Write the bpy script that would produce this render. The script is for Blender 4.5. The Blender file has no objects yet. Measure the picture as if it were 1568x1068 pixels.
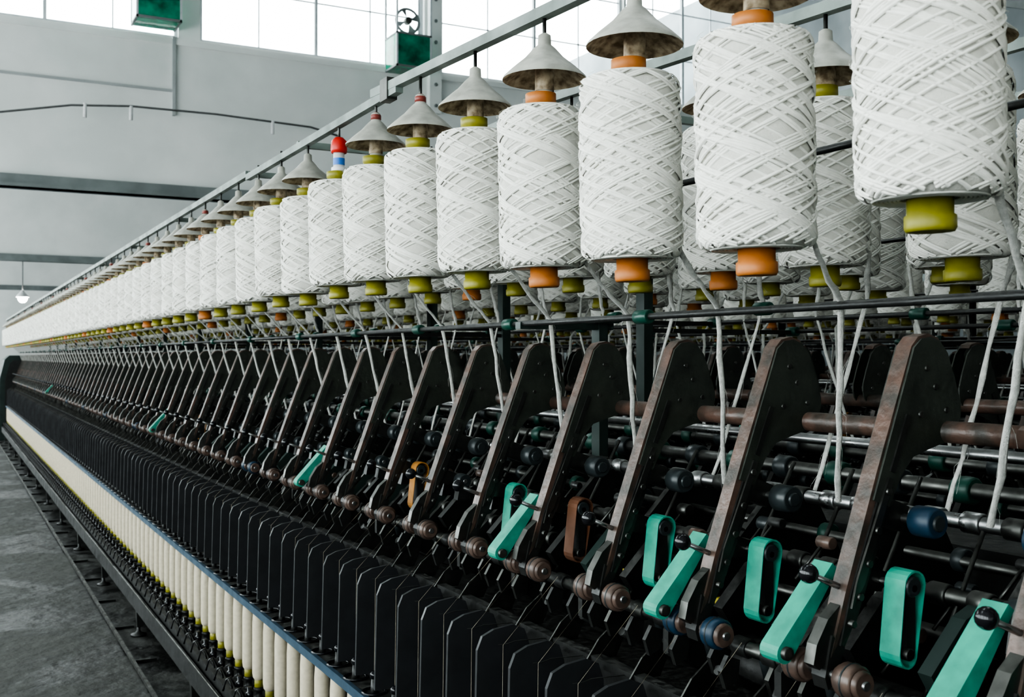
import bpy, math, random
from mathutils import Vector, Matrix
random.seed(7)
CH=1.55            # camera / eye height above floor
XC=1.75            # centre line of the first machine
sc=bpy.context.scene
# ------------------------------------------------------------------ materials
def mat(name,col,rough=.6,metal=0.,var=.15,scale=20.,bump=.0,bscale=80.,col2=None,emit=0,coat=0,spec=.5,dust=0.):
    m=bpy.data.materials.new(name); m.use_nodes=True
    nt=m.node_tree; b=nt.nodes['Principled BSDF']
    tc=nt.nodes.new('ShaderNodeTexCoord')
    n=nt.nodes.new('ShaderNodeTexNoise'); n.inputs['Scale'].default_value=scale; n.inputs['Detail'].default_value=5
    nt.links.new(tc.outputs['Object'],n.inputs['Vector'])
    r=nt.nodes.new('ShaderNodeValToRGB')
    c2=col2 if col2 else tuple(c*(1-var) for c in col)
    r.color_ramp.elements[0].position=.35; r.color_ramp.elements[1].position=.65
    r.color_ramp.elements[0].color=(*c2,1); r.color_ramp.elements[1].color=(*col,1)
    nt.links.new(n.outputs['Fac'],r.inputs['Fac']); out=r.outputs['Color']
    mr=nt.nodes.new('ShaderNodeMapRange'); mr.inputs['From Min'].default_value=.35; mr.inputs['From Max'].default_value=.65
    mr.inputs['To Min'].default_value=min(1,rough*1.3); mr.inputs['To Max'].default_value=rough*.85
    nt.links.new(n.outputs['Fac'],mr.inputs['Value'])
    if dust>0:   # cotton lint and dust lying on upward-facing surfaces
        g=nt.nodes.new('ShaderNodeNewGeometry'); sp=nt.nodes.new('ShaderNodeSeparateXYZ'); nt.links.new(g.outputs['Normal'],sp.inputs[0])
        a=nt.nodes.new('ShaderNodeMapRange'); a.inputs['From Min'].default_value=.2; a.inputs['From Max'].default_value=1; nt.links.new(sp.outputs['Z'],a.inputs['Value'])
        n4=nt.nodes.new('ShaderNodeTexNoise'); n4.inputs['Scale'].default_value=55; n4.inputs['Detail'].default_value=8; n4.inputs['Roughness'].default_value=.7
        nt.links.new(tc.outputs['Object'],n4.inputs['Vector'])
        q=nt.nodes.new('ShaderNodeMapRange'); q.inputs['From Min'].default_value=.42; q.inputs['From Max'].default_value=.68; nt.links.new(n4.outputs['Fac'],q.inputs['Value'])
        mu=nt.nodes.new('ShaderNodeMath'); mu.operation='MULTIPLY_ADD'; mu.inputs[1].default_value=.9; mu.inputs[2].default_value=.08; nt.links.new(a.outputs[0],mu.inputs[0])
        m2=nt.nodes.new('ShaderNodeMath'); m2.operation='MULTIPLY'; nt.links.new(mu.outputs[0],m2.inputs[0]); nt.links.new(q.outputs[0],m2.inputs[1])
        m3=nt.nodes.new('ShaderNodeMath'); m3.operation='MULTIPLY'; m3.inputs[1].default_value=dust; nt.links.new(m2.outputs[0],m3.inputs[0])
        mx=nt.nodes.new('ShaderNodeMix'); mx.data_type='RGBA'; mx.inputs['B'].default_value=(.22,.22,.20,1)
        nt.links.new(m3.outputs[0],mx.inputs['Factor']); nt.links.new(out,mx.inputs['A']); out=mx.outputs['Result']
        ad=nt.nodes.new('ShaderNodeMath'); ad.operation='ADD'; ad.use_clamp=True; nt.links.new(mr.outputs[0],ad.inputs[0]); nt.links.new(m3.outputs[0],ad.inputs[1]); nt.links.new(ad.outputs[0],b.inputs['Roughness'])
    else: nt.links.new(mr.outputs[0],b.inputs['Roughness'])
    nt.links.new(out,b.inputs['Base Color'])
    b.inputs['Metallic'].default_value=metal
    b.inputs['Coat Weight'].default_value=coat; b.inputs['Specular IOR Level'].default_value=spec
    if bump>0:
        n2=nt.nodes.new('ShaderNodeTexNoise'); n2.inputs['Scale'].default_value=bscale; n2.inputs['Detail'].default_value=4
        nt.links.new(tc.outputs['Object'],n2.inputs['Vector'])
        bp=nt.nodes.new('ShaderNodeBump'); bp.inputs['Strength'].default_value=bump; bp.inputs['Distance'].default_value=.01
        nt.links.new(n2.outputs['Fac'],bp.inputs['Height']); nt.links.new(bp.outputs['Normal'],b.inputs['Normal'])
    if emit:
        b.inputs['Emission Color'].default_value=(*col,1); b.inputs['Emission Strength'].default_value=emit
    return m
M={}
M['yarn']=mat('yarn_gap_shade',(.66,.645,.59),.95,var=.08,scale=60,bump=.3,bscale=450,spec=.1)  # bobbin body, darkened to paint in the shade between strands
M['yarn2']=mat('yarn_strand',(.84,.825,.77),.95,var=.08,scale=90,bump=.25,bscale=800,spec=.1)
M['rov']=mat('roving_fibre',(.70,.69,.65),.95,var=.2,scale=120,bump=.6,bscale=700,spec=.1)
M['cop']=mat('yarn_cream',(.56,.50,.39),.9,var=.12,scale=60,spec=.1)
M['orange']=mat('tube_orange',(.50,.18,.045),.5,var=.25)
M['yellow']=mat('tube_yellow',(.27,.25,.032),.45,var=.3)
M['hat']=mat('cap_plastic',(.44,.43,.38),.5,var=.28,scale=30)
M['hatin']=mat('cap_inside',(.42,.34,.24),.7,col2=(.14,.10,.06),scale=60)
M['rail']=mat('rail_grey_green',(.21,.25,.23),.45,var=.4,scale=9)
M['steel']=mat('steel_polished',(.48,.48,.48),.28,1.,var=.4,dust=.5)
M['dsteel']=mat('steel_dull',(.13,.13,.122),.4,1.,var=.4,dust=.5)
M['black']=mat('machine_black',(.014,.0145,.0135),.42,var=.4,scale=14,bump=.1,dust=.35)
M['blackm']=mat('separator_black',(.030,.031,.034),.48,var=.35,scale=10)
M['gloss']=mat('knob_black',(.01,.01,.012),.12,var=.1)
M['olive']=mat('arm_plate_dark',(.032,.038,.029),.40,col2=(.017,.020,.016),scale=18,bump=.2,bscale=60,dust=.35)
M['brown']=mat('arm_brown',(.115,.066,.050),.34,col2=(.034,.027,.021),scale=22,bump=.2,bscale=60,dust=.35)
M['roll']=mat('roller_brown',(.12,.080,.064),.35,var=.5,scale=40)
M['rolld']=mat('roller_dark',(.025,.032,.034),.35,var=.3,scale=40)
M['rollb']=mat('roller_blue',(.015,.042,.075),.35,var=.3,scale=40)
M['mint']=mat('apron_mint',(.045,.33,.235),.42,col2=(.03,.23,.165),scale=25)
M['aorange']=mat('apron_brown',(.13,.055,.028),.5,var=.3)
M['aor2']=mat('apron_orange',(.40,.18,.04),.5,var=.3)
M['ytag']=mat('tag_yellow',(.45,.37,.03),.5)
M['green']=mat('clamp_green',(.008,.065,.045),.4,var=.3)
M['dgreen']=mat('machine_green',(.018,.036,.031),.5,var=.3,scale=5)
M['blue']=mat('ring_rail_blue',(.08,.14,.20),.35,.5,var=.3,scale=10)
M['red']=mat('cap_red',(.24,.05,.04),.4)
M['redl']=mat('indicator_red',(.6,.03,.02),.4)
M['white']=mat('plastic_white',(.75,.75,.75),.4)
M['bl']=mat('plastic_blue',(.05,.2,.6),.4)
M['wall']=mat('wall_paint',(.82,.83,.81),.5,col2=(.71,.73,.71),scale=1.3,bump=.08,bscale=15)
M['wallr']=mat('wall_paint_low_bounce',(.24,.27,.28),.6,col2=(.18,.20,.21),scale=1.3)  # right wall darkened to bounce less light and keep the right side shaded
M['ceil']=mat('ceiling_paint',(.42,.44,.44),.7,var=.12,scale=2)
M['trim']=mat('beam_paint',(.22,.24,.24),.6,var=.25,scale=3)
M['frame']=mat('window_frame',(.55,.58,.60),.5,var=.1)
M['wire']=mat('wire_grey',(.12,.12,.12),.6)
M['gglass']=mat('green_glass',(.0,.33,.19),.12,col2=(0,.07,.04),scale=5)
M['lamp']=mat('lamp_glow',(1,1,.95),.5,emit=60)
def floor_mat():
    m=bpy.data.materials.new('floor_concrete'); m.use_nodes=True; nt=m.node_tree; b=nt.nodes['Principled BSDF']
    tc=nt.nodes.new('ShaderNodeTexCoord')
    n=nt.nodes.new('ShaderNodeTexNoise'); n.inputs['Scale'].default_value=1.3; n.inputs['Detail'].default_value=12; n.inputs['Roughness'].default_value=.70; n.inputs['Distortion'].default_value=.8
    nt.links.new(tc.outputs['Object'],n.inputs['Vector'])
    r=nt.nodes.new('ShaderNodeValToRGB'); e=r.color_ramp.elements
    e[0].position=.44;e[0].color=(.010,.0105,.0095,1); e[1].position=.58; e[1].color=(.075,.076,.070,1)
    nt.links.new(n.outputs['Fac'],r.inputs['Fac']); nt.links.new(r.outputs['Color'],b.inputs['Base Color'])
    r2=nt.nodes.new('ShaderNodeMapRange'); r2.inputs['From Min'].default_value=.44; r2.inputs['From Max'].default_value=.58
    r2.inputs['To Min'].default_value=.42; r2.inputs['To Max'].default_value=.85
    nt.links.new(n.outputs['Fac'],r2.inputs['Value']); nt.links.new(r2.outputs['Result'],b.inputs['Roughness'])
    b.inputs['Specular IOR Level'].default_value=.28
    n3=nt.nodes.new('ShaderNodeTexNoise'); n3.inputs['Scale'].default_value=8; n3.inputs['Detail'].default_value=9
    nt.links.new(tc.outputs['Object'],n3.inputs['Vector'])
    bp=nt.nodes.new('ShaderNodeBump'); bp.inputs['Strength'].default_value=.8; bp.inputs['Distance'].default_value=.03
    nt.links.new(n3.outputs['Fac'],bp.inputs['Height']); nt.links.new(bp.outputs['Normal'],b.inputs['Normal'])
    return m
M['floor']=floor_mat()
def pane_mat():
    m=bpy.data.materials.new('window_glass'); m.use_nodes=True; nt=m.node_tree
    nt.nodes.remove(nt.nodes['Principled BSDF']); o=nt.nodes['Material Output']
    t=nt.nodes.new('ShaderNodeBsdfTransparent'); t.inputs['Color'].default_value=(.93,.98,1,1)
    g=nt.nodes.new('ShaderNodeBsdfGlossy'); g.inputs['Roughness'].default_value=.1
    mx=nt.nodes.new('ShaderNodeMixShader'); mx.inputs[0].default_value=.06
    nt.links.new(t.outputs[0],mx.inputs[1]); nt.links.new(g.outputs[0],mx.inputs[2]); nt.links.new(mx.outputs[0],o.inputs['Surface'])
    return m
M['pane']=pane_mat()
# ------------------------------------------------------------------ mesh builder
class MB:
    def __init__(s): s.v=[];s.f=[];s.m=[];s.sm=[];s.mats=[]
    def mi(s,k):
        if k not in s.mats: s.mats.append(k)
        return s.mats.index(k)
    def add(s,vs,fs,k,smooth=False):
        o=len(s.v); s.v.extend(vs); i=s.mi(k)
        for f in fs: s.f.append(tuple(a+o for a in f)); s.m.append(i); s.sm.append(smooth)
    def box(s,x0,x1,y0,y1,z0,z1,k):
        vs=[(x,y,z) for x in(x0,x1) for y in(y0,y1) for z in(z0,z1)]
        s.add(vs,[(0,1,3,2),(4,6,7,5),(0,4,5,1),(2,3,7,6),(0,2,6,4),(1,5,7,3)],k)
    def lathe(s,p,d,prof,k,seg=16,caps=True,smooth=True):
        p=Vector(p);d=Vector(d).normalized()
        a=Vector((0,0,1)) if abs(d.z)<.9 else Vector((1,0,0))
        u=d.cross(a).normalized(); w=d.cross(u)
        vs=[]
        for r,h in prof:
            for i in range(seg):
                t=2*math.pi*i/seg; vs.append(tuple(p+d*h+u*(r*math.cos(t))+w*(r*math.sin(t))))
        fs=[]
        for j in range(len(prof)-1):
            for i in range(seg):
                i2=(i+1)%seg; fs.append((j*seg+i,j*seg+i2,(j+1)*seg+i2,(j+1)*seg+i))
        s.add(vs,fs,k,smooth)
        if caps:
            o=len(s.v)-len(vs); i=s.mi(k)
            s.f.append(tuple(o+i2 for i2 in range(seg))[::-1]); s.m.append(i); s.sm.append(False)
            q=o+(len(prof)-1)*seg
            s.f.append(tuple(q+i2 for i2 in range(seg))); s.m.append(i); s.sm.append(False)
    def cyl(s,a,b,r,k,seg=14):
        a=Vector(a);b=Vector(b);L=(b-a).length
        e=min(r*.15,L*.2)
        s.lathe(a,b-a,[(r-e,0),(r,e),(r,L-e),(r-e,L)],k,seg)
    def rod(s,a,b,r,k,seg=8):
        a=Vector(a);b=Vector(b); s.lathe(a,b-a,[(r,0),(r,(b-a).length)],k,seg)
    def ball(s,c,r,k,seg=16):
        n=8; s.lathe(c,(0,0,1),[(max(r*math.sin(math.pi*i/n),1e-5),-r*math.cos(math.pi*i/n)) for i in range(n+1)],k,seg,caps=False)
    def ext(s,pts,y0,y1,k):
        n=len(pts); vs=[(x,y0,z) for x,z in pts]+[(x,y1,z) for x,z in pts]
        fs=[tuple(range(n)),tuple(range(2*n-1,n-1,-1))]+[(i,i+n,(i+1)%n+n,(i+1)%n) for i in range(n)]
        s.add(vs,fs,k)
    def belt(s,pts,y0,y1,th,k):
        n=len(pts); c=Vector((sum(p[0] for p in pts)/n,sum(p[1] for p in pts)/n)); vs=[]
        for x,z in pts:
            q=Vector((x,z))-c; q2=c+q*(1-th/max(q.length,1e-4))
            vs+=[(x,y0,z),(x,y1,z),(q2.x,y1,q2.y),(q2.x,y0,q2.y)]
        fs=[]
        for i in range(n):
            j=(i+1)%n
            for a in range(4):
                b=(a+1)%4; fs.append((4*i+a,4*i+b,4*j+b,4*j+a))
        s.add(vs,fs,k,False)
    def path(s,pts,r,k,seg=6,flat=1.0,rr=None):
        pts=[Vector(p) for p in pts]; vs=[];n=len(pts)
        for i,p in enumerate(pts):
            d=(pts[min(i+1,n-1)]-pts[max(i-1,0)]).normalized()
            a=Vector((0,0,1)) if abs(d.z)<.9 else Vector((1,0,0))
            u=d.cross(a).normalized(); w=d.cross(u); q=r*(rr[i] if rr else 1)
            for j in range(seg):
                t=2*math.pi*j/seg; vs.append(tuple(p+u*(q*math.cos(t))+w*(q*flat*math.sin(t))))
        fs=[(i*seg+j,i*seg+(j+1)%seg,(i+1)*seg+(j+1)%seg,(i+1)*seg+j) for i in range(n-1) for j in range(seg)]
        s.add(vs,fs,k,True)
    def ring(s,c,d,R,r,k,seg=16,s2=6):
        c=Vector(c);d=Vector(d).normalized(); a=Vector((0,0,1)) if abs(d.z)<.9 else Vector((1,0,0))
        u=d.cross(a).normalized(); w=d.cross(u); vs=[]
        for i in range(seg):
            t=2*math.pi*i/seg; e=u*math.cos(t)+w*math.sin(t)
            for j in range(s2):
                q=2*math.pi*j/s2; vs.append(tuple(c+e*(R+r*math.cos(q))+d*(r*math.sin(q))))
        fs=[(i*s2+j,i*s2+(j+1)%s2,((i+1)%seg)*s2+(j+1)%s2,((i+1)%seg)*s2+j) for i in range(seg) for j in range(s2)]
        s.add(vs,fs,k,True)
    def merge(s,o,off,rot=0.):
        n=len(s.v); c,sn=math.cos(rot),math.sin(rot)
        s.v.extend([(x*c-y*sn+off[0],x*sn+y*c+off[1],z+off[2]) for x,y,z in o.v])
        mp=[s.mi(k) for k in o.mats]
        s.f.extend([tuple(a+n for a in f) for f in o.f]); s.m.extend([mp[i] for i in o.m]); s.sm.extend(o.sm)
    def mesh(s,name):
        me=bpy.data.meshes.new(name); me.from_pydata(s.v,[],s.f)
        for k in s.mats: me.materials.append(M[k])
        me.polygons.foreach_set('material_index',s.m); me.polygons.foreach_set('use_smooth',s.sm)
        me.update(); return me
def obj(name,me,loc=(0,0,0),rot=(0,0,0),parent=None):
    if isinstance(me,MB): me=me.mesh(name)
    o=bpy.data.objects.new(name,me); o.location=loc; o.rotation_euler=rot
    sc.collection.objects.link(o)
    if parent: o.parent=parent
    return o
def empty(name,loc=(0,0,0)):
    o=bpy.data.objects.new(name,None); o.location=loc; o.empty_display_size=.2; sc.collection.objects.link(o); return o
# ------------------------------------------------------------------ bobbin
BH=.298; BR=.0805
def bobbin(N,segs,tube,seed,seg=40,R0=BR,w=.0044,lay_h=.0034,fuzz=0):
    rnd=random.Random(seed); b=MB()
    def R(z):
        e=.022; q=min(z,BH-z)
        if q<e:
            t=1-max(q,0)/e; return R0-.015*(1-math.sqrt(max(0,1-t*t)))
        return R0
    prof=[(.027,.010),(R0*.6,.004),(R0-.018,.001),(R0-.012,.003)]
    for i in range(1,20):
        z=.004+(BH-.008)*i/20; prof.append((R(z)-.0020,z))
    prof+=[(R0-.012,BH-.003),(R0-.018,BH-.001),(R0*.6,BH+.004),(.027,BH+.008)]
    b.lathe((0,0,0),(0,0,1),prof,'yarn',seg,caps=True)
    for zz,sg in((.001,-1),(BH-.001,1)):
        rr=.034
        while rr<R0-.014:
            b.ring((0,0,zz+sg*.0015*(1-(rr-.03)/.05)-(sg<0)*-.003*(1-(rr-.03)/.05)),(0,0,1),rr,.0019,'yarn2',seg,5); rr+=.0048
    turns=1.30; al=math.atan2(BH,turns*2*math.pi*R0)
    for i in range(2*N):
        dr=1 if i%2 else -1
        ph=2*math.pi*(i/(2*N))*7.13+rnd.uniform(-.14,.14); tn=turns*rnd.uniform(.80,1.15)
        lay=lay_h*rnd.random()**1.3; z0=rnd.uniform(.0,.006); z1=BH-rnd.uniform(.0,.006)
        g=rnd.choice([1,1,2,2]); vs=[]; np_=4*g+1
        for a in range(segs+1):
            t=a/segs; zz=z0+(z1-z0)*t; f=ph+dr*tn*2*math.pi*t
            wv=.0014*math.sin(t*9+ph*3)+.0006*math.sin(t*31+ph)
            for c in range(np_):
                o=(c-2*g)*w/4
                z=min(max(zz+(o+wv)*math.cos(al),.0005),BH-.0005); ff=f-dr*o*math.sin(al)/R0
                r=R(z)-.0022+lay+(.0,.0017,.0024,.0017)[c%4]
                vs.append((r*math.cos(ff),r*math.sin(ff),z))
        fs=[(a*np_+c,a*np_+c+1,(a+1)*np_+c+1,(a+1)*np_+c) for a in range(segs) for c in range(np_-1)]
        if dr<0: fs=[f[::-1] for f in fs]
        b.add(vs,fs,'yarn2',True)
    for i in range(fuzz):
        f=rnd.uniform(0,6.283); z=rnd.uniform(.0,BH); pts=[]; rr=R(z); dz=rnd.uniform(-.4,.4)
        for q in range(5):
            t=q/4; a=f+t*rnd.uniform(.06,.22); r=rr+.0005+.005*math.sin(math.pi*min(1,t*rnd.uniform(.7,1.1)))
            pts.append((r*math.cos(a),r*math.sin(a),z+dz*.02*t))
        b.path(pts,.00022,'yarn2',3)
    b.lathe((0,0,-.036),(0,0,1),[(.022,.0),(.027,0),(.029,.004),(.029,.018),(.026,.020),(.026,.06)],tube,20)
    b.lathe((0,0,BH),(0,0,1),[(.026,0),(.026,.012),(.029,.014),(.029,.030),(.022,.032)],tube,20)
    return b
def hat():
    b=MB()
    pr=[(.080,.0),(.079,.004),(.062,.020),(.038,.040),(.022,.058),(.013,.066),(.012,.084),(.006,.088)]
    b.lathe((0,0,0),(0,0,1),pr,'hat',28,caps=False)
    b.lathe((0,0,-.002),(0,0,1),[(.080,.002),(.058,.018),(.034,.036),(.018,.045),(.018,-.02)],'hatin',28,caps=False)
    b.rod((0,0,.05),(0,0,.14),.004,'dsteel')
    b.cyl((0,0,-.03),(0,0,.05),.016,'hat',12)
    return b
HAT=hat()
HATR=hat(); HATR.lathe((0,0,.068),(0,0,1),[(.0138,0),(.0138,.012),(.007,.020)],'red',12)
# ------------------------------------------------------------------ drafting section
def X(x): return x-XC
T=Vector((1.305,.008)); Bt=Vector((1.136,-.43)); D=(Bt-T).normalized(); Nn=Vector((-D.y,D.x))
if Nn.x<0: Nn=-Nn
def P(s,t):
    q=T+D*s+Nn*t; return (X(q.x),q.y+CH)
def arm(kind,rnd):
    a=MB()
    L=.475
    plate=[P(.0,-.018),P(-.018,-.008),P(-.028,.010),P(-.029,.030),P(-.018,.052),P(.015,.083),P(.045,.107),P(.060,.113),P(.078,.115),P(.095,.110),P(.11,.098),P(.13,.070),P(.155,.038),P(.19,.024),P(.24,.018),P(.24,-.016)]
    a.ext(plate,-.019,-.015,'olive'); a.ext(plate,.015,.019,'olive')
    body=[P(-.012,-.014),P(-.020,-.0),P(-.022,.012),P(-.01,.03),P(.08,.035),P(.16,.020),P(L-.05,.016),P(L,.008),P(L+.005,-.010),P(L-.03,-.014)]
    a.ext(body,-.012,.012,'olive')
    side=[P(.16,-.006),P(.17,.014),P(.30,.018),P(L-.06,.014),P(L-.02,-.003),P(.38,-.010)]
    a.ext(side,-.018,.018,'black')
    top=[P(-.002,-.020),P(-.020,-.012),P(-.032,.006),P(-.034,.028),P(-.028,.038),P(-.026,.028),P(-.025,.010),P(-.015,-.006),P(.0,-.013),P(.18,-.009),P(.36,-.006),P(L-.02,-.006),P(L,-.012),P(.38,-.018),P(.2,-.021)]
    a.ext(top,-.0145,.0145,'brown')
    for s,t in((.02,.018),(.065,.080),(.09,.03),(.04,.045)):
        x,z=P(s,t); a.cyl((x,-.0215,z),(x,.0215,z),.005,'dsteel',8)
    for sy in(-1,1):
        lv=[P(.20,-.002),P(.20,.008),P(.36,.006),P(.40,-.006),P(.36,-.010)]
        a.ext(lv,min(sy*.019,sy*.023),max(sy*.019,sy*.023),'dsteel')
        a.ext([P(.10,.0),P(.10,.010),P(.19,.008),P(.19,-.002)],min(sy*.019,sy*.022),max(sy*.019,sy*.022),'black')
    for s in(.22,.28,.33,.38,.42):
        x,z=P(s,.004); a.cyl((x,-.026,z),(x,.026,z),.006,'dsteel',8)
    x,z=P(.375,-.006); x2,z2=P(.372,-.072); a.rod((x,.0,z),(x2,.010,z2),.0045,'steel'); a.ball((x2,.010,z2),.0145,'gloss')
    a.ext([P(L-.08,-.014),P(L-.05,-.032),P(L-.01,-.040),P(L+.018,-.036),P(L+.022,-.022),P(L,-.010)],-.010,.010,'dsteel')
    a.ext([P(L-.03,-.02),P(L+.03,-.012),P(L+.045,.0),P(L+.03,.012),P(L-.02,.010)],-.014,.014,'black')
    x,z=P(.245,.060); a.cyl((x,-.078,z),(x,.078,z),.007,'steel',10)
    for y0,y1 in((-.075,-.034),(.034,.075)):
        a.cyl((x,y0,z),(x,y1,z),.023,kind['back'],18); a.cyl((x,y0-.004,z),(x,y1+.004,z),.012,'rolld',12)
    a.ext([P(.225,.01),P(.225,.066),P(.265,.066),P(.265,.01)],-.011,.011,'dsteel')
    xa,za=P(.345,.050)
    a.cyl((xa,-.072,za),(xa,.072,za),.006,'steel',10)
    a.ext([P(.33,.01),P(.33,.055),P(.36,.055),P(.37,.01)],-.011,.011,'dsteel')
    for i,(y0,y1) in enumerate(((-.070,-.032),(.032,.070))):
        k=kind['apron'][i]
        if k:
            h=.082 ; r=.021; pts=[]
            for q in range(9): t=math.pi*q/8; pts.append((xa+.004+r*math.cos(t),za+.004+r*math.sin(t)))
            for q in range(9): t=math.pi+math.pi*q/8; pts.append((xa-.010+r*.85*math.cos(t),za-.012-h+r*math.sin(t)))
            a.belt(pts,y0,y1,.003,k)
            a.cyl((xa,y0-.002,za+.002),(xa,y1+.002,za+.002),.015,'rolld',14)
            a.cyl((xa-.008,y0-.002,za-h-.012),(xa-.008,y1+.002,za-h-.012),.009,'dsteel',10)
            a.box(xa-.010,xa+.008,y0+.004,y1-.004,za-h-.012,za,'black')
        else:
            a.cyl((xa,y0,za),(xa,y1,za),.019,'rolld',14)
            a.ext([(xa-.02,za-.05),(xa+.02,za-.05),(xa+.012,za),(xa-.01,za)],y0+.006,y1-.006,'black')
        if kind['diag'][i]:
            q0=Vector(P(.345,-.004)); q1=Vector(P(.490,-.052)); dd=(q1-q0).normalized(); nn=Vector((dd.y,-dd.x))
            pts=[tuple(q0+nn*.007),tuple(q0-nn*.007)]
            for j in range(9):
                t=math.pi*j/8; pts.append(tuple(q1-nn*.016*math.cos(t)+dd*.016*math.sin(t)))
            a.ext(pts,y0,y1,kind['diag'][i])
            a.cyl((q1.x,y0-.008,q1.y),(q1.x,y1+.008,q1.y),.010,'dsteel',12)
    x,z=P(.497,.0); a.cyl((x,-.080,z),(x,.080,z),.007,'steel',10)
    for y0,y1 in((-.076,-.028),(.028,.076)):
        a.cyl((x,y0+.008,z),(x,y1-.008,z),.0255,kind['front'],18); a.cyl((x,y0,z),(x,y1,z),.020,'roll',14)
        a.ring((x,(y0+y1)/2,z),(0,1,0),.0250,.002,'rolld',18,5)
    for q in range(5):
        x,z=P(.30+.016*q,.028); a.ring((x,0,z),(D.x,0,D.y),.009,.002,'dsteel',10,4)
    return a
def cop():
    b=MB()
    b.lathe((0,0,-1.215),(0,0,1),[(.012,0),(.017,.002),(.017,.028),(.014,.03)],'yellow',12)
    b.lathe((0,0,-1.19),(0,0,1),[(.014,0),(.022,.012),(.0245,.03),(.0245,.21),(.022,.25),(.018,.265)],'cop',14)
    b.lathe((0,0,-.925),(0,0,1),[(.012,0),(.008,.06)],'black',10)
    b.ball((0,0,-.858),.0125,'gloss',10)
    b.lathe((0,0,-1.26),(0,0,1),[(.022,0),(.022,.008),(.012,.012),(.012,.03),(.020,.034),(.020,.045)],'black',12)
    return b
COP=cop()
def section(kinds,seed):
    rnd=random.Random(seed); s=MB()
    for j in range(5):
        s.merge(arm(kinds[j%len(kinds)],rnd),(0,.15+.3*j,0))
    def al(x,z,r,k,seg=14): s.rod((X(x),0,z+CH),(X(x),1.5,z+CH),r,k,seg)
    al(1.36,-.115,.017,'brown',18)
    al(1.395,-.255,.012,'steel'); al(1.32,-.355,.012,'dsteel'); al(1.195,-.490,.0125,'dsteel'); al(1.50,-.16,.010,'steel'); al(1.56,-.23,.014,'dsteel'); al(1.45,-.33,.009,'dsteel'); al(1.40,-.44,.012,'dsteel')
    for i in range(20):
        y=.0375+.075*i
        for x,z,r,k in((1.395,-.255,.017,'steel'),(1.32,-.355,.017,'dsteel'),(1.195,-.490,.017,'black')):
            s.cyl((X(x),y-.018,z+CH),(X(x),y+.018,z+CH),r,k if i%3 else 'dsteel',14)
        if i%2: s.cyl((X(1.56),y-.02,CH-.23),(X(1.56),y+.02,CH-.23),.024,'rolld' if i%4==1 else 'green',12)
        if i%2==0: s.cyl((X(1.46),y-.012,CH-.33),(X(1.46),y+.012,CH-.33),.02,'green' if i%3==0 else 'rolld',12)
        if i%2==0: s.ext([(X(1.22),CH-.47),(X(1.20),CH-.44),(X(1.27),CH-.37),(X(1.32),CH-.35),(X(1.32),CH-.39)],y-.012,y+.012,'black' if i%4 else 'dgreen')
        x=rnd.uniform(1.24,1.42); z=rnd.uniform(-.46,-.30); k=rnd.choice(['black','dsteel','rolld','roll','black'])
        s.cyl((X(x),y-.02,CH+z),(X(x),y+.012,CH+z),rnd.uniform(.008,.015),k,10)
        s.rod((X(x),y,CH+z),(X(x-.05),y+.015,CH+z-.06),.003,'dsteel',5)
        x=rnd.uniform(1.15,1.2); s.ext([(X(x),CH-.50),(X(x-.015),CH-.525),(X(x-.005),CH-.555),(X(x+.02),CH-.545),(X(x+.025),CH-.51)],y-.005,y+.005,rnd.choice(['dsteel','black','black']))
    for y in(.0,.3,.6,.9,1.2):
        s.ext([(X(1.17),CH-.54),(X(1.17),CH-.50),(X(1.30),CH-.38),(X(1.40),CH-.28),(X(1.52),CH-.26),(X(1.60),CH-.40),(X(1.60),CH-.56),(X(1.25),CH-.58)],y-.008,y+.008,'black')
        s.cyl((X(1.27),y-.02,CH-.43),(X(1.27),y+.02,CH-.43),.018,'dsteel',12)
    for j in range(10):
        y=.075+.15*j
        s.rod((X(1.22),y,CH-.53),(X(1.43),y+.02,CH-.20),.004,'dsteel',6)
        if j%2: s.box(X(1.235),X(1.25),y-.014,y+.014,CH-.448,CH-.436,'ytag')
        s.lathe((X(1.22),y,CH-.535),(-.3,0,1),[(.012,0),(.012,.04),(.006,.05)],'rolld',10)
        s.rod((X(1.19),y-.05,CH-.545),(X(1.30),y-.03,CH-.60),.009,'black',8)
        s.ext([(X(1.12),CH-.60),(X(1.15),CH-.56),(X(1.19),CH-.53),(X(1.21),CH-.56),(X(1.19),CH-.60)],y-.03,y-.026,'dsteel')
    s.rod((X(1.36),0,CH-.58),(X(1.36),1.5,CH-.58),.05,'black',18)
    s.box(X(1.22),X(1.66),0,1.5,CH-.72,CH-.64,'black')
    s.box(X(1.62),X(1.75),0,1.5,CH-1.35,CH-.34,'black')
    s.box(X(1.19),X(1.62),0,1.5,CH-1.33,CH-.72,'black')
    s.box(X(1.13),X(1.155),0,1.5,CH-.606,CH-.590,'black')
    for j in range(10):
        y=.0+.15*j
        w0,w1,z0,z1=.998,1.130,-.875,-.586; r=.040
        pts=[(w0,z0),(w0+.006,z1-r),(w0+.006+r*.3,z1-r*.3),(w0+.006+r,z1),(w1-r,z1+.006),(w1-r*.3,z1-r*.3+.006),(w1,z1-r),(w1,z0)]
        s.ext([(X(a),b+CH) for a,b in pts],y-.003,y+.006,'blackm')
        y+=.075
        s.merge(COP,(X(1.025),y,CH))
        s.path([(X(1.13),y,CH-.598),(X(1.06),y+.004,CH-.596),(X(1.035),y,CH-.599),(X(1.02),y+.006,CH-.60)],.0010,'black',5)
        s.path([(X(1.16),y,CH-.47),(X(1.028),y,CH-.60),(X(1.025),y,CH-.86)],.00035,'cop',4)
        s.ring((X(1.025),y,CH-.902),(0,0,1),.032,.004,'gloss',16,5)
        s.ring((X(.955),y,CH-1.235),(1,0,.4),.016,.004,'black',12,5)
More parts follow.
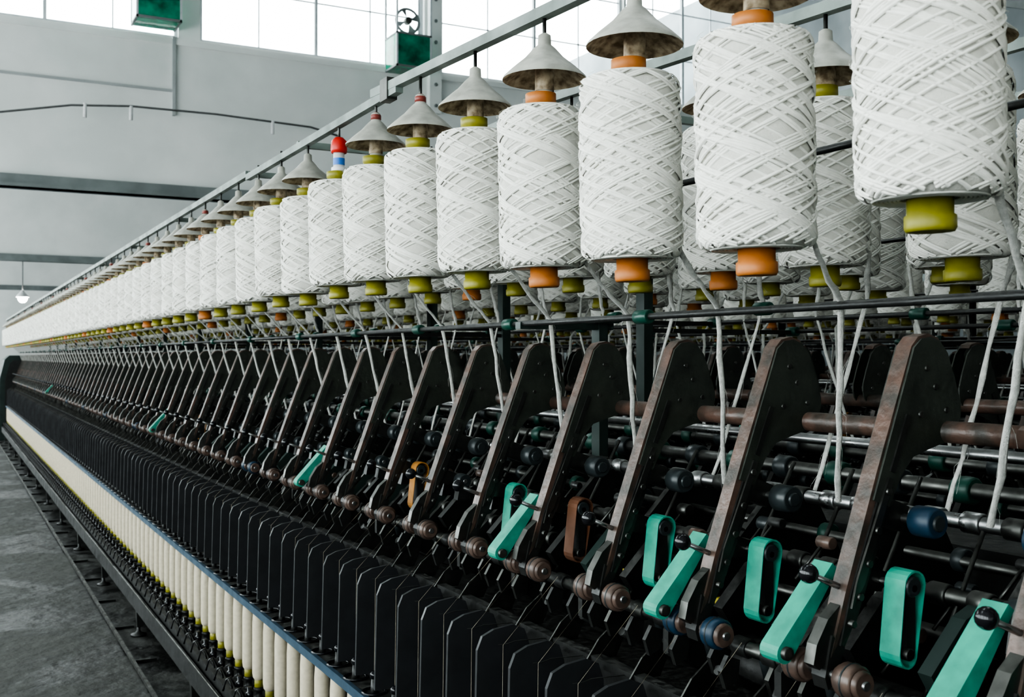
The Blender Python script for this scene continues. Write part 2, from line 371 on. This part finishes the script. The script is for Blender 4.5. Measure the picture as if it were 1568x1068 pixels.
        s.path([(X(.975),y,CH-1.25),(X(.955),y-.01,CH-1.205),(X(.94),y,CH-1.215),(X(.93),y+.01,CH-1.26)],.004,'gloss',6)
        s.lathe((X(.99),y,CH-1.25),(0,0,1),[(.014,0),(.014,.02),(.008,.024),(.008,.04)],'gloss',10)
    s.box(X(.985),X(.998),0,1.5,CH-.928,CH-.902,'blue')
    s.box(X(.998),X(1.075),0,1.5,CH-.912,CH-.905,'dsteel')
    s.box(X(1.075),X(1.09),0,1.5,CH-.94,CH-.90,'black')
    s.box(X(.945),X(1.12),0,1.5,CH-1.33,CH-1.26,'black')
    s.box(X(.922),X(.935),0,1.5,CH-1.385,CH-1.295,'black')
    s.rod((X(.924),0,CH-1.293),(X(.924),1.5,CH-1.293),.004,'dsteel',8)
    s.box(X(.935),X(.96),0,1.5,CH-1.385,CH-1.375,'black')
    for y in (.75,):
        s.ext([(X(.94),CH-1.38),(X(1.10),CH-1.33),(X(1.7),CH-1.33),(X(1.7),CH-1.42),(X(1.02),CH-1.45),(X(.975),CH-1.50),(X(.945),CH-1.50)],y-.02,y+.02,'black')
        s.lathe((X(.955),y,0),(0,0,1),[(.042,0),(.042,.010),(.016,.018),(.010,.03),(.010,.13)],'black',16)
        s.rod((X(1.65),y,0),(X(1.65),y,.2),.02,'black')
    s.box(X(.832),X(.846),0,1.5,.012,.030,'dsteel')
    for y in(.2,.95): s.box(X(.836),X(.96),y-.012,y+.012,0.,.014,'black')
    return s
def kd(b='rolld',a=(None,None),d=(None,None),f='roll'): return {'back':b,'apron':a,'diag':d,'front':f}
kA=kd(a=('mint',None),d=(None,'mint')); kAb=kd(a=('mint',None),d=(None,'mint'),f='rollb')
kB=kd('rollb',('mint',None),(None,'mint')); kC=kd(a=('aorange',None),d=(None,'mint'))
kD=kd(); kF=kd(f='rollb'); kO=kd(a=('aor2',None)); kG=kd(a=('mint',None)); kM=kd(d=(None,'mint'))
sec_meshes=[section([kA,kA,kA,kA,kB],1).mesh('drafting_section_a'),
            section([kB,kAb,kG,kC,kG],2).mesh('drafting_section_b'),
            section([kD,kO,kD,kM,kD],3).mesh('drafting_section_c'),
            section([kD,kF,kD,kD,kD],4).mesh('drafting_section_d')]
order=[0,1,2,3,2,3,3,3,3,2,3,3,3,3,3]
# ------------------------------------------------------------------ creel section
Y0=-.485; NS=15
mid=[bobbin(16,32,'yellow',11,24,w=.0056),bobbin(16,32,'orange',12,24,w=.0056),bobbin(16,32,'yellow',13,24,.078,w=.0056)]
X1,X2=1.0,1.42
ZB=.200+CH
ZR=.685+CH
def strand(b,pl,rnd):
    def mix(a,c,t): return tuple(a[i]*(1-t)+c[i]*t for i in range(3))
    pts=[pl[0]]; ra=[.9]
    for a,c in zip(pl[:-1],pl[1:]):
        for q_ in range(1,9):
            t=q_/8; q=mix(a,c,t); w=.0020; pts.append((q[0]+rnd.uniform(-w,w),q[1]+rnd.uniform(-w,w),q[2]-(.006*math.sin(t*3.14)))); ra.append(rnd.uniform(.68,1.10))
    b.path(pts,.0057,'rov',7,.5,ra)
    for i in range(26):
        k=rnd.randrange(1,len(pts)-1); p=Vector(pts[k])
        d=(Vector(pts[k+1])-p)*rnd.uniform(.5,1.6); o=Vector((rnd.uniform(-1,1),rnd.uniform(-1,1),rnd.uniform(-.3,.3)))*.009
        b.path([p,p+d*.5+o,p+d+o*rnd.uniform(.2,1.6)],.0003,'rov',3)
def guides(b,rnd,dzf=lambda y:0,n=5,y0=.15):
    for j in range(n):
        y=y0+.3*j; dz=dzf(y)
        j1=rnd.uniform(-.02,.02)
        strand(b,[(X(X1+.055),y-.045,ZB+dz+.02),(X(1.205),y+.035+j1,CH+.085),(X(1.335),y+.185,CH-.245)],rnd)
        strand(b,[(X(X2+.03),y-.072,ZB+dz+.03),(X(1.505),y-.02+j1,CH+.108),(X(1.44),y+.05,CH-.25)],rnd)
def bars(b,L):
    b.rod((X(1.2),0,CH+.078),(X(1.2),L,CH+.078),.0065,'black',10)
    b.rod((X(1.5),0,CH+.10),(X(1.5),L,CH+.10),.0065,'black',10)
    b.rod((X(1.2),0,CH+.32),(X(1.2),L,CH+.32),.006,'black',10)
def clamp(b,y):
    for x,z in((1.2,.078),(1.5,.10),(1.2,.32)):
        b.cyl((X(x),y-.022,CH+z),(X(x),y+.022,CH+z),.014,'green',12)
def support(b,y,dz=0):
    b.box(X(1.735),X(1.765),y-.02,y+.02,CH-.35,ZR+.015,'dgreen')
    b.box(X(X1),X(XC),y-.010,y+.010,ZR+dz-.010,ZR+dz+.010,'rail')
    for x,z in((1.2,.078),(1.5,.10),(1.2,.32)):
        b.box(X(x),X(1.74),y-.007,y+.007,CH+z-.009,CH+z+.003,'black')
    clamp(b,y)
cre=MB(); rnd=random.Random(5)
for j in range(5):
    y=.15+.3*j
    cre.merge(mid[[0,0,1,0,2][j]],(X(X1),y,ZB),j*1.3)
    cre.merge(mid[[0,2,0,1,0][j]],(X(X2),y,ZB+.01),j*2.1+.5)
    for x in(X1,X2):
        cre.merge(HATR if (j==2 and x==X1) else HAT,(X(x),y,ZB+BH+.058),0)
        cre.rod((X(x),y,ZB+BH+.13),(X(x),y,ZR+.01),.004,'dsteel')
for x in(X1,X2): cre.box(X(x)-.010,X(x)+.010,0,1.5,ZR-.012,ZR+.012,'rail')
bars(cre,1.5); support(cre,.0); clamp(cre,.75); guides(cre,rnd)
creel_mesh=cre.mesh('creel_section')
def dzf(Y): return -.052*max(0,min(1,(2.75-Y)/1.6))+(.028 if Y<1.0 else 0)
def dzr(Y): return -.058*(2.75-Y)/1.3 if Y<2.75 else 0
NEAR=3
ncre=MB(); rnd=random.Random(9)
L=1.5*NEAR
guides(ncre,rnd,dzf=lambda y:dzf(y+Y0),n=5*NEAR)
bars(ncre,L)
for y in(-.30,3.38): support(ncre,y-Y0,dzr(y))
for y in(.55,1.728,2.287,2.85): clamp(ncre,y-Y0)
# short post with flange carrying the guide bar
ncre.box(X(1.405),X(1.43),2.21-Y0,2.245-Y0,CH-.26,CH+.088,'dgreen'); ncre.box(X(1.19),X(1.45),2.215-Y0,2.24-Y0,CH+.066,CH+.082,'dgreen'); ncre.box(X(1.38),X(1.45),2.19-Y0,2.265-Y0,CH+.082,CH+.092,'dgreen')
for x in(X1,X2):
    ya=Y0; yb=2.68
    zA=ZR+dzr(ya)+.004; zB2=ZR+.010
    xx=X(x); g=.011
    vs=[(xx+a,y-Y0,z+c) for y,z in((ya,zA),(yb,zB2)) for a,c in((-g,-g),(g,-g),(g,g),(-g,g))]
    ncre.add(vs,[(0,1,5,4),(1,2,6,5),(2,3,7,6),(3,0,4,7),(3,2,1,0),(4,5,6,7)],'rail')
    ncre.box(xx-.010,xx+.010,2.5-Y0,L,ZR-.024,ZR-.002,'rail')
    ncre.box(xx-.014,xx+.014,2.55-Y0,2.60-Y0,ZR-.03,ZR+.026,'dsteel')
def machine(xc,near):
    e=empty('spinning_machine',(xc,0,0))
    for k in range(NS):
        y=Y0+1.5*k
        me=sec_meshes[order[k] if near else 3-(k%2)]
        obj('drafting_section_%d'%(k+1),me,(0,y,0),parent=e)
        obj('rear_drafting_section_%d'%(k+1),sec_meshes[3],(0,y+1.5,0),(0,0,math.pi),e)
        if not(near and k<NEAR): obj('creel_section_%d'%(k+1),creel_mesh,(0,y,0),parent=e)
        obj('rear_creel_section_%d'%(k+1),creel_mesh,(0,y+1.5,0),(0,0,math.pi),e)
    h=MB(); ye=Y0+1.5*NS
    pts=[(-.86,0),(-.86,1.15),(-.78,1.5),(-.70,1.58),(.70,1.58),(.78,1.5),(.86,1.15),(.86,0)]
    h.ext(pts,ye,ye+.9,'dgreen'); h.ext([(a*.9,.1+b*.88) for a,b in pts],ye-.012,ye,'black')
    h.box(-.895,-.86,ye+.1,ye+.8,.2,1.1,'black'); h.box(.86,.895,ye+.1,ye+.8,.2,1.1,'black')
    h.cyl((-.9,ye+.2,1.2),(-.86,ye+.2,1.2),.03,'redl')
    obj('headstock',h,parent=e)
    return e
m1=machine(XC,True)
obj('near_creel',ncre,(0,Y0,0),parent=m1)
m2=machine(XC+3.2,False); m3=machine(XC+6.4,False)
ind=MB(); ind.lathe((0,0,0),(0,0,1),[(.022,0),(.022,.012),(.016,.016),(.016,.055)],'white',14); ind.lathe((0,0,.02),(0,0,1),[(.0168,0),(.0168,.02)],'bl',14,caps=False)
ind.lathe((0,0,.055),(0,0,1),[(.022,0),(.024,.01),(.022,.035),(.012,.045)],'redl',14)
BO=[bobbin(23,64,'orange',21,48,fuzz=160).mesh('bobbin_orange_tube'),bobbin(23,64,'yellow',22,48,fuzz=160).mesh('bobbin_yellow_tube'),
    bobbin(22,64,'yellow',23,48,.078,fuzz=160).mesh('bobbin_yellow_tube_b'),bobbin(24,64,'orange',24,48,.082,fuzz=160).mesh('bobbin_orange_tube_b')]
hats=MB(); rnd=random.Random(3)
row1={4:1,5:0,6:3,7:0,8:1,9:2,10:1,11:1,12:2,13:1,14:2}
for k in range(5*NEAR):
    Y=Y0+.15+.3*k
    for r,x in enumerate((X1,X2)):
        v=row1.get(k,k%3) if r==0 else [1,2,1,0][k%4]
        dz=dzf(Y)+rnd.uniform(-.004,.004)
        loc=Vector((x+rnd.uniform(-.004,.004),Y+rnd.uniform(-.006,.006),ZB+dz+(0.01 if r else 0)))
        o=obj('roving_bobbin',BO[v],loc)
        o.matrix_basis=Matrix.Translation(loc)@Matrix.Rotation(math.radians(-1.2),4,'Y')@Matrix.Rotation(rnd.uniform(0,6.28),4,'Z')
        if r==0 and k==11:
            ind2=MB(); ind2.merge(ind,(X(x),Y-Y0,ZB+BH+dz+.03)); ind2.rod((X(x),Y-Y0,ZB+BH+dz+.12),(X(x),Y-Y0,ZR),.004,'dsteel'); hats.merge(ind2,(0,0,0)); continue
        hats.merge(HATR if (r==0 and k in(10,9)) else HAT,(X(x),Y-Y0,ZB+BH+dz+.054+rnd.uniform(-.004,.006)))
        hats.rod((X(x),Y-Y0,ZB+BH+dz+.11),(X(x),Y-Y0,max(ZR+dzr(Y),ZB+BH+dz+.13)),.004,'dsteel')
obj('bobbin_hangers',hats,(0,Y0,0),parent=m1)
# ------------------------------------------------------------------ building
XL,XR=-5.,12.; YS=[-7.6,3.2,14.,24.8,35.6,46.4]
H0,H1,H2,H3=2.03+CH,4.05+CH,6.3+CH,6.45+CH
fl=MB(); fl.box(XL,XR,YS[0],YS[-1],-.1,0,'floor'); obj('floor',fl)
def window(n,x0,x1,y,z0,z1,axis='y'):
    w=MB(); t=.04
    def bx(a0,a1,c0,c1,k='frame',th=.03):
        if axis=='y': w.box(a0,a1,y-th,y+th,c0,c1,k)
        else: w.box(y-th,y+th,a0,a1,c0,c1,k)
    bx(x0,x1,z0,z0+t);bx(x0,x1,z1-t,z1);bx(x0,x0+t,z0+t,z1-t);bx(x1-t,x1,z0+t,z1-t)
    xm=(x0+x1)/2; bx(xm-.02,xm+.02,z0+t,z1-t)
    for q in(.25,.75): bx(x0+(x1-x0)*q-.008,x0+(x1-x0)*q+.008,z0+t,z1-t,th=.012)
    nz=max(2,int((z1-z0)/.6))
    for i in range(1,nz): bx(x0+t,x1-t,z0+(z1-z0)*i/nz-.008,z0+(z1-z0)*i/nz+.008,th=.012)
    bx(x0+t,x1-t,z0+t,z1-t,'pane',.002)
    obj('window_%d'%n,w)
def portal(loc,rot,sx,sy):
    l=bpy.data.lights.new('window_portal','AREA'); l.shape='RECTANGLE'; l.size=sx; l.size_y=sy
    l.cycles.is_portal=True
    o=bpy.data.objects.new('window_portal',l); o.location=loc; o.rotation_euler=rot; sc.collection.objects.link(o)
wn=1
starts=[-3.89,-.51,2.87,6.25,9.4]
names=['entry','near','mid','far','rear','front']
for i,y in enumerate(YS):
    wl=MB()
    end=(i==0 or i==5)
    wl.box(XL,XR,y,y+.2,0 if end else H0+.0,H1,'wall')
    wl.box(XL,XR,y,y+.2,H2,H3,'wall')
    prev=XL
    for s in starts:
        e=min(s+3.11,XR-.3)
        wl.box(prev,s,y,y+.2,H1,H2,'wall'); prev=e
        window(wn,s,e,y+.1,H1,H2); wn+=1
    wl.box(prev,XR,y,y+.2,H1,H2,'wall')
    if i in(1,2,3,4):
        wl.box(XL,XR,y-.03,y,H1-.10,H1-.03,'wall')
    obj('wall_'+names[i],wl)
    if not end:
        t=MB(); t.box(XL,XR,y-.12,y+.28,H0+.0,H0+.13,'trim'); t.box(XL,XR,y-.16,y-.12,H0-.02,H0+.02,'trim')
        obj('trim_%d'%i,t)
    portal(((XL+XR)/2,y-.05 if i else y+.25,(H1+H2)/2),(math.radians(-90 if i else 90),0,0),XR-XL,H2-H1)
for i in range(5):
    c=MB(); a=YS[i]+.2; b=YS[i+1]
    c.ext([(a,H0+.15),(b,H3),(b,H3+.12),(a,H0+.27)],XL,XR,'ceil')
    c.v=[(y,x,z) for x,y,z in c.v]
    for q in range(6):
        xx=XL+1.2+q*2.9
        c2=MB(); c2.ext([(a,H0+.05),(b,H3-.12),(b,H3),(a,H0+.15)],xx,xx+.1,'trim'); c2.v=[(y,x,z) for x,y,z in c2.v]; c.merge(c2,(0,0,0))
    obj('ceiling' if i==0 else 'ceiling_bay',c)
wr=MB(); wr.box(XR,XR+.2,YS[0],YS[-1],0,H3,'wallr'); wr.box(XR-.02,XR,YS[0],YS[-1],H0,H0+.25,'trim'); obj('wall_right',wr)
wl=MB(); za,zb=1.0,4.6; wl.box(XL-.2,XL,YS[0],YS[-1],0,za,'wall'); wl.box(XL-.2,XL,YS[0],YS[-1],zb,H3,'wall')
prev=YS[0]; y=-7.
while y<44:  # unseen side windows, added and enlarged to light the machine from the left
    wl.box(XL-.2,XL,prev,y,za,zb,'wall'); window(wn,y,y+3.2,XL-.1,za,zb,'x'); wn+=1; prev=y+3.2; y+=3.6
wl.box(XL-.2,XL,prev,YS[-1],za,zb,'wall'); obj('wall_left',wl)
portal((XL+.05,19,(za+zb)/2),(0,math.radians(-90),0),zb-za,53)
tr=MB(); y=14.
tr.box(XL,2.55,y-.03,y,CH+3.35,CH+3.38,'ceil'); tr.box(2.52,2.56,y-.04,y,CH+3.05,H1,'ceil'); tr.box(6.02,6.20,y-.10,y,H1-.6,H2,'wall')
for q in range(8): tr.cyl((6.11,y-.12,H1-.5+.3*q),(6.11,y-.1,H1-.5+.3*q),.025,'trim',8)
obj('trim_8',tr)
def vent(x0,x1,z0):
    v=MB(); y1=14.; y0=13.55; zg=z0+.44; z1=z0+1.7; t=.025
    for x in(x0,x1-t):
        for yy in(y0,y1-t): v.box(x,x+t,yy,yy+t,z0,z1,'frame')
    for z in(z0,zg,z1-t): 
        v.box(x0,x1,y0,y0+t,z,z+t,'trim'); v.box(x0,x0+t,y0,y1,z,z+t,'trim'); v.box(x1-t,x1,y0,y1,z,z+t,'trim')
    v.box(x0+t,x1-t,y0+.008,y0+.018,z0+t,zg,'gglass'); v.box(x0+.006,x0+.016,y0+t,y1-t,z0+t,zg,'gglass')
    v.box(x0+t,x1-t,y0+t,y1-t,z0,z0+.02,'gglass')
    cx=(x0+x1)/2; cz=zg+.26
    v.ring((cx,13.8,cz),(0,1,0),.17,.02,'trim',20,6); v.cyl((cx,13.74,cz),(cx,13.84,cz),.05,'dsteel',12)
    for q in range(4):
        t2=q*math.pi/2+.4; c,s_=math.cos(t2),math.sin(t2)
        v.add([(cx+.04*c,13.78,cz+.04*s_),(cx+.16*c-.05*s_,13.76,cz+.16*s_+.05*c),(cx+.16*c+.05*s_,13.82,cz+.16*s_-.05*c)],[(0,1,2)],'trim')
    obj('ventilation_box',v)
vent(2.02,2.56,CH+4.12); vent(5.38,5.90,CH+3.95)
cb=MB(); pts=[(-4.98,13.9,CH+2.45),(-2,13.7,CH+2.5),(.55,13.6,CH+2.81),(1.3,13.6,CH+2.97),(1.97,13.6,CH+3.03),(3.,13.6,CH+3.04),(4.2,13.6,CH+3.0),(4.7,13.9,CH+2.98)]
cb.path(pts,.014,'wire',6)
for q,(x,z) in enumerate(((1.45,2.98),(1.97,3.0),(3.7,3.0))): cb.rod((x,13.6,CH+z-.14),(x,13.6,CH+z+.03),.022,'white',8)
obj('overhead_cable',cb)
pl=MB(); pl.rod((1.73,30,CH+1.6),(1.73,30,CH+4.35),.012,'wire'); pl.lathe((1.73,30,CH+1.52),(0,0,1),[(.16,0),(.13,.06),(.05,.14),(.03,.18)],'white',16,caps=False); pl.ball((1.73,30,CH+1.49),.11,'lamp')
obj('pendant_lamp',pl)
# ------------------------------------------------------------------ world
w=bpy.data.worlds.new('sky'); sc.world=w; w.use_nodes=True
bg=w.node_tree.nodes['Background']; bg.inputs[0].default_value=(1,.99,.96,1); bg.inputs[1].default_value=9.3
try: sc.view_settings.look='AgX - High Contrast'
except Exception as ex: print(ex)
# ------------------------------------------------------------------ camera
cam=bpy.data.cameras.new('camera'); cam.sensor_width=36; cam.lens=37.77; cam.clip_start=.02; cam.clip_end=200
co=bpy.data.objects.new('camera',cam); co.location=(0,0,CH); co.rotation_euler=(math.radians(90.45),0,math.radians(-27.8)); sc.collection.objects.link(co)
cam.dof.use_dof=True; cam.dof.focus_distance=2.2; cam.dof.aperture_fstop=11
sc.camera=co
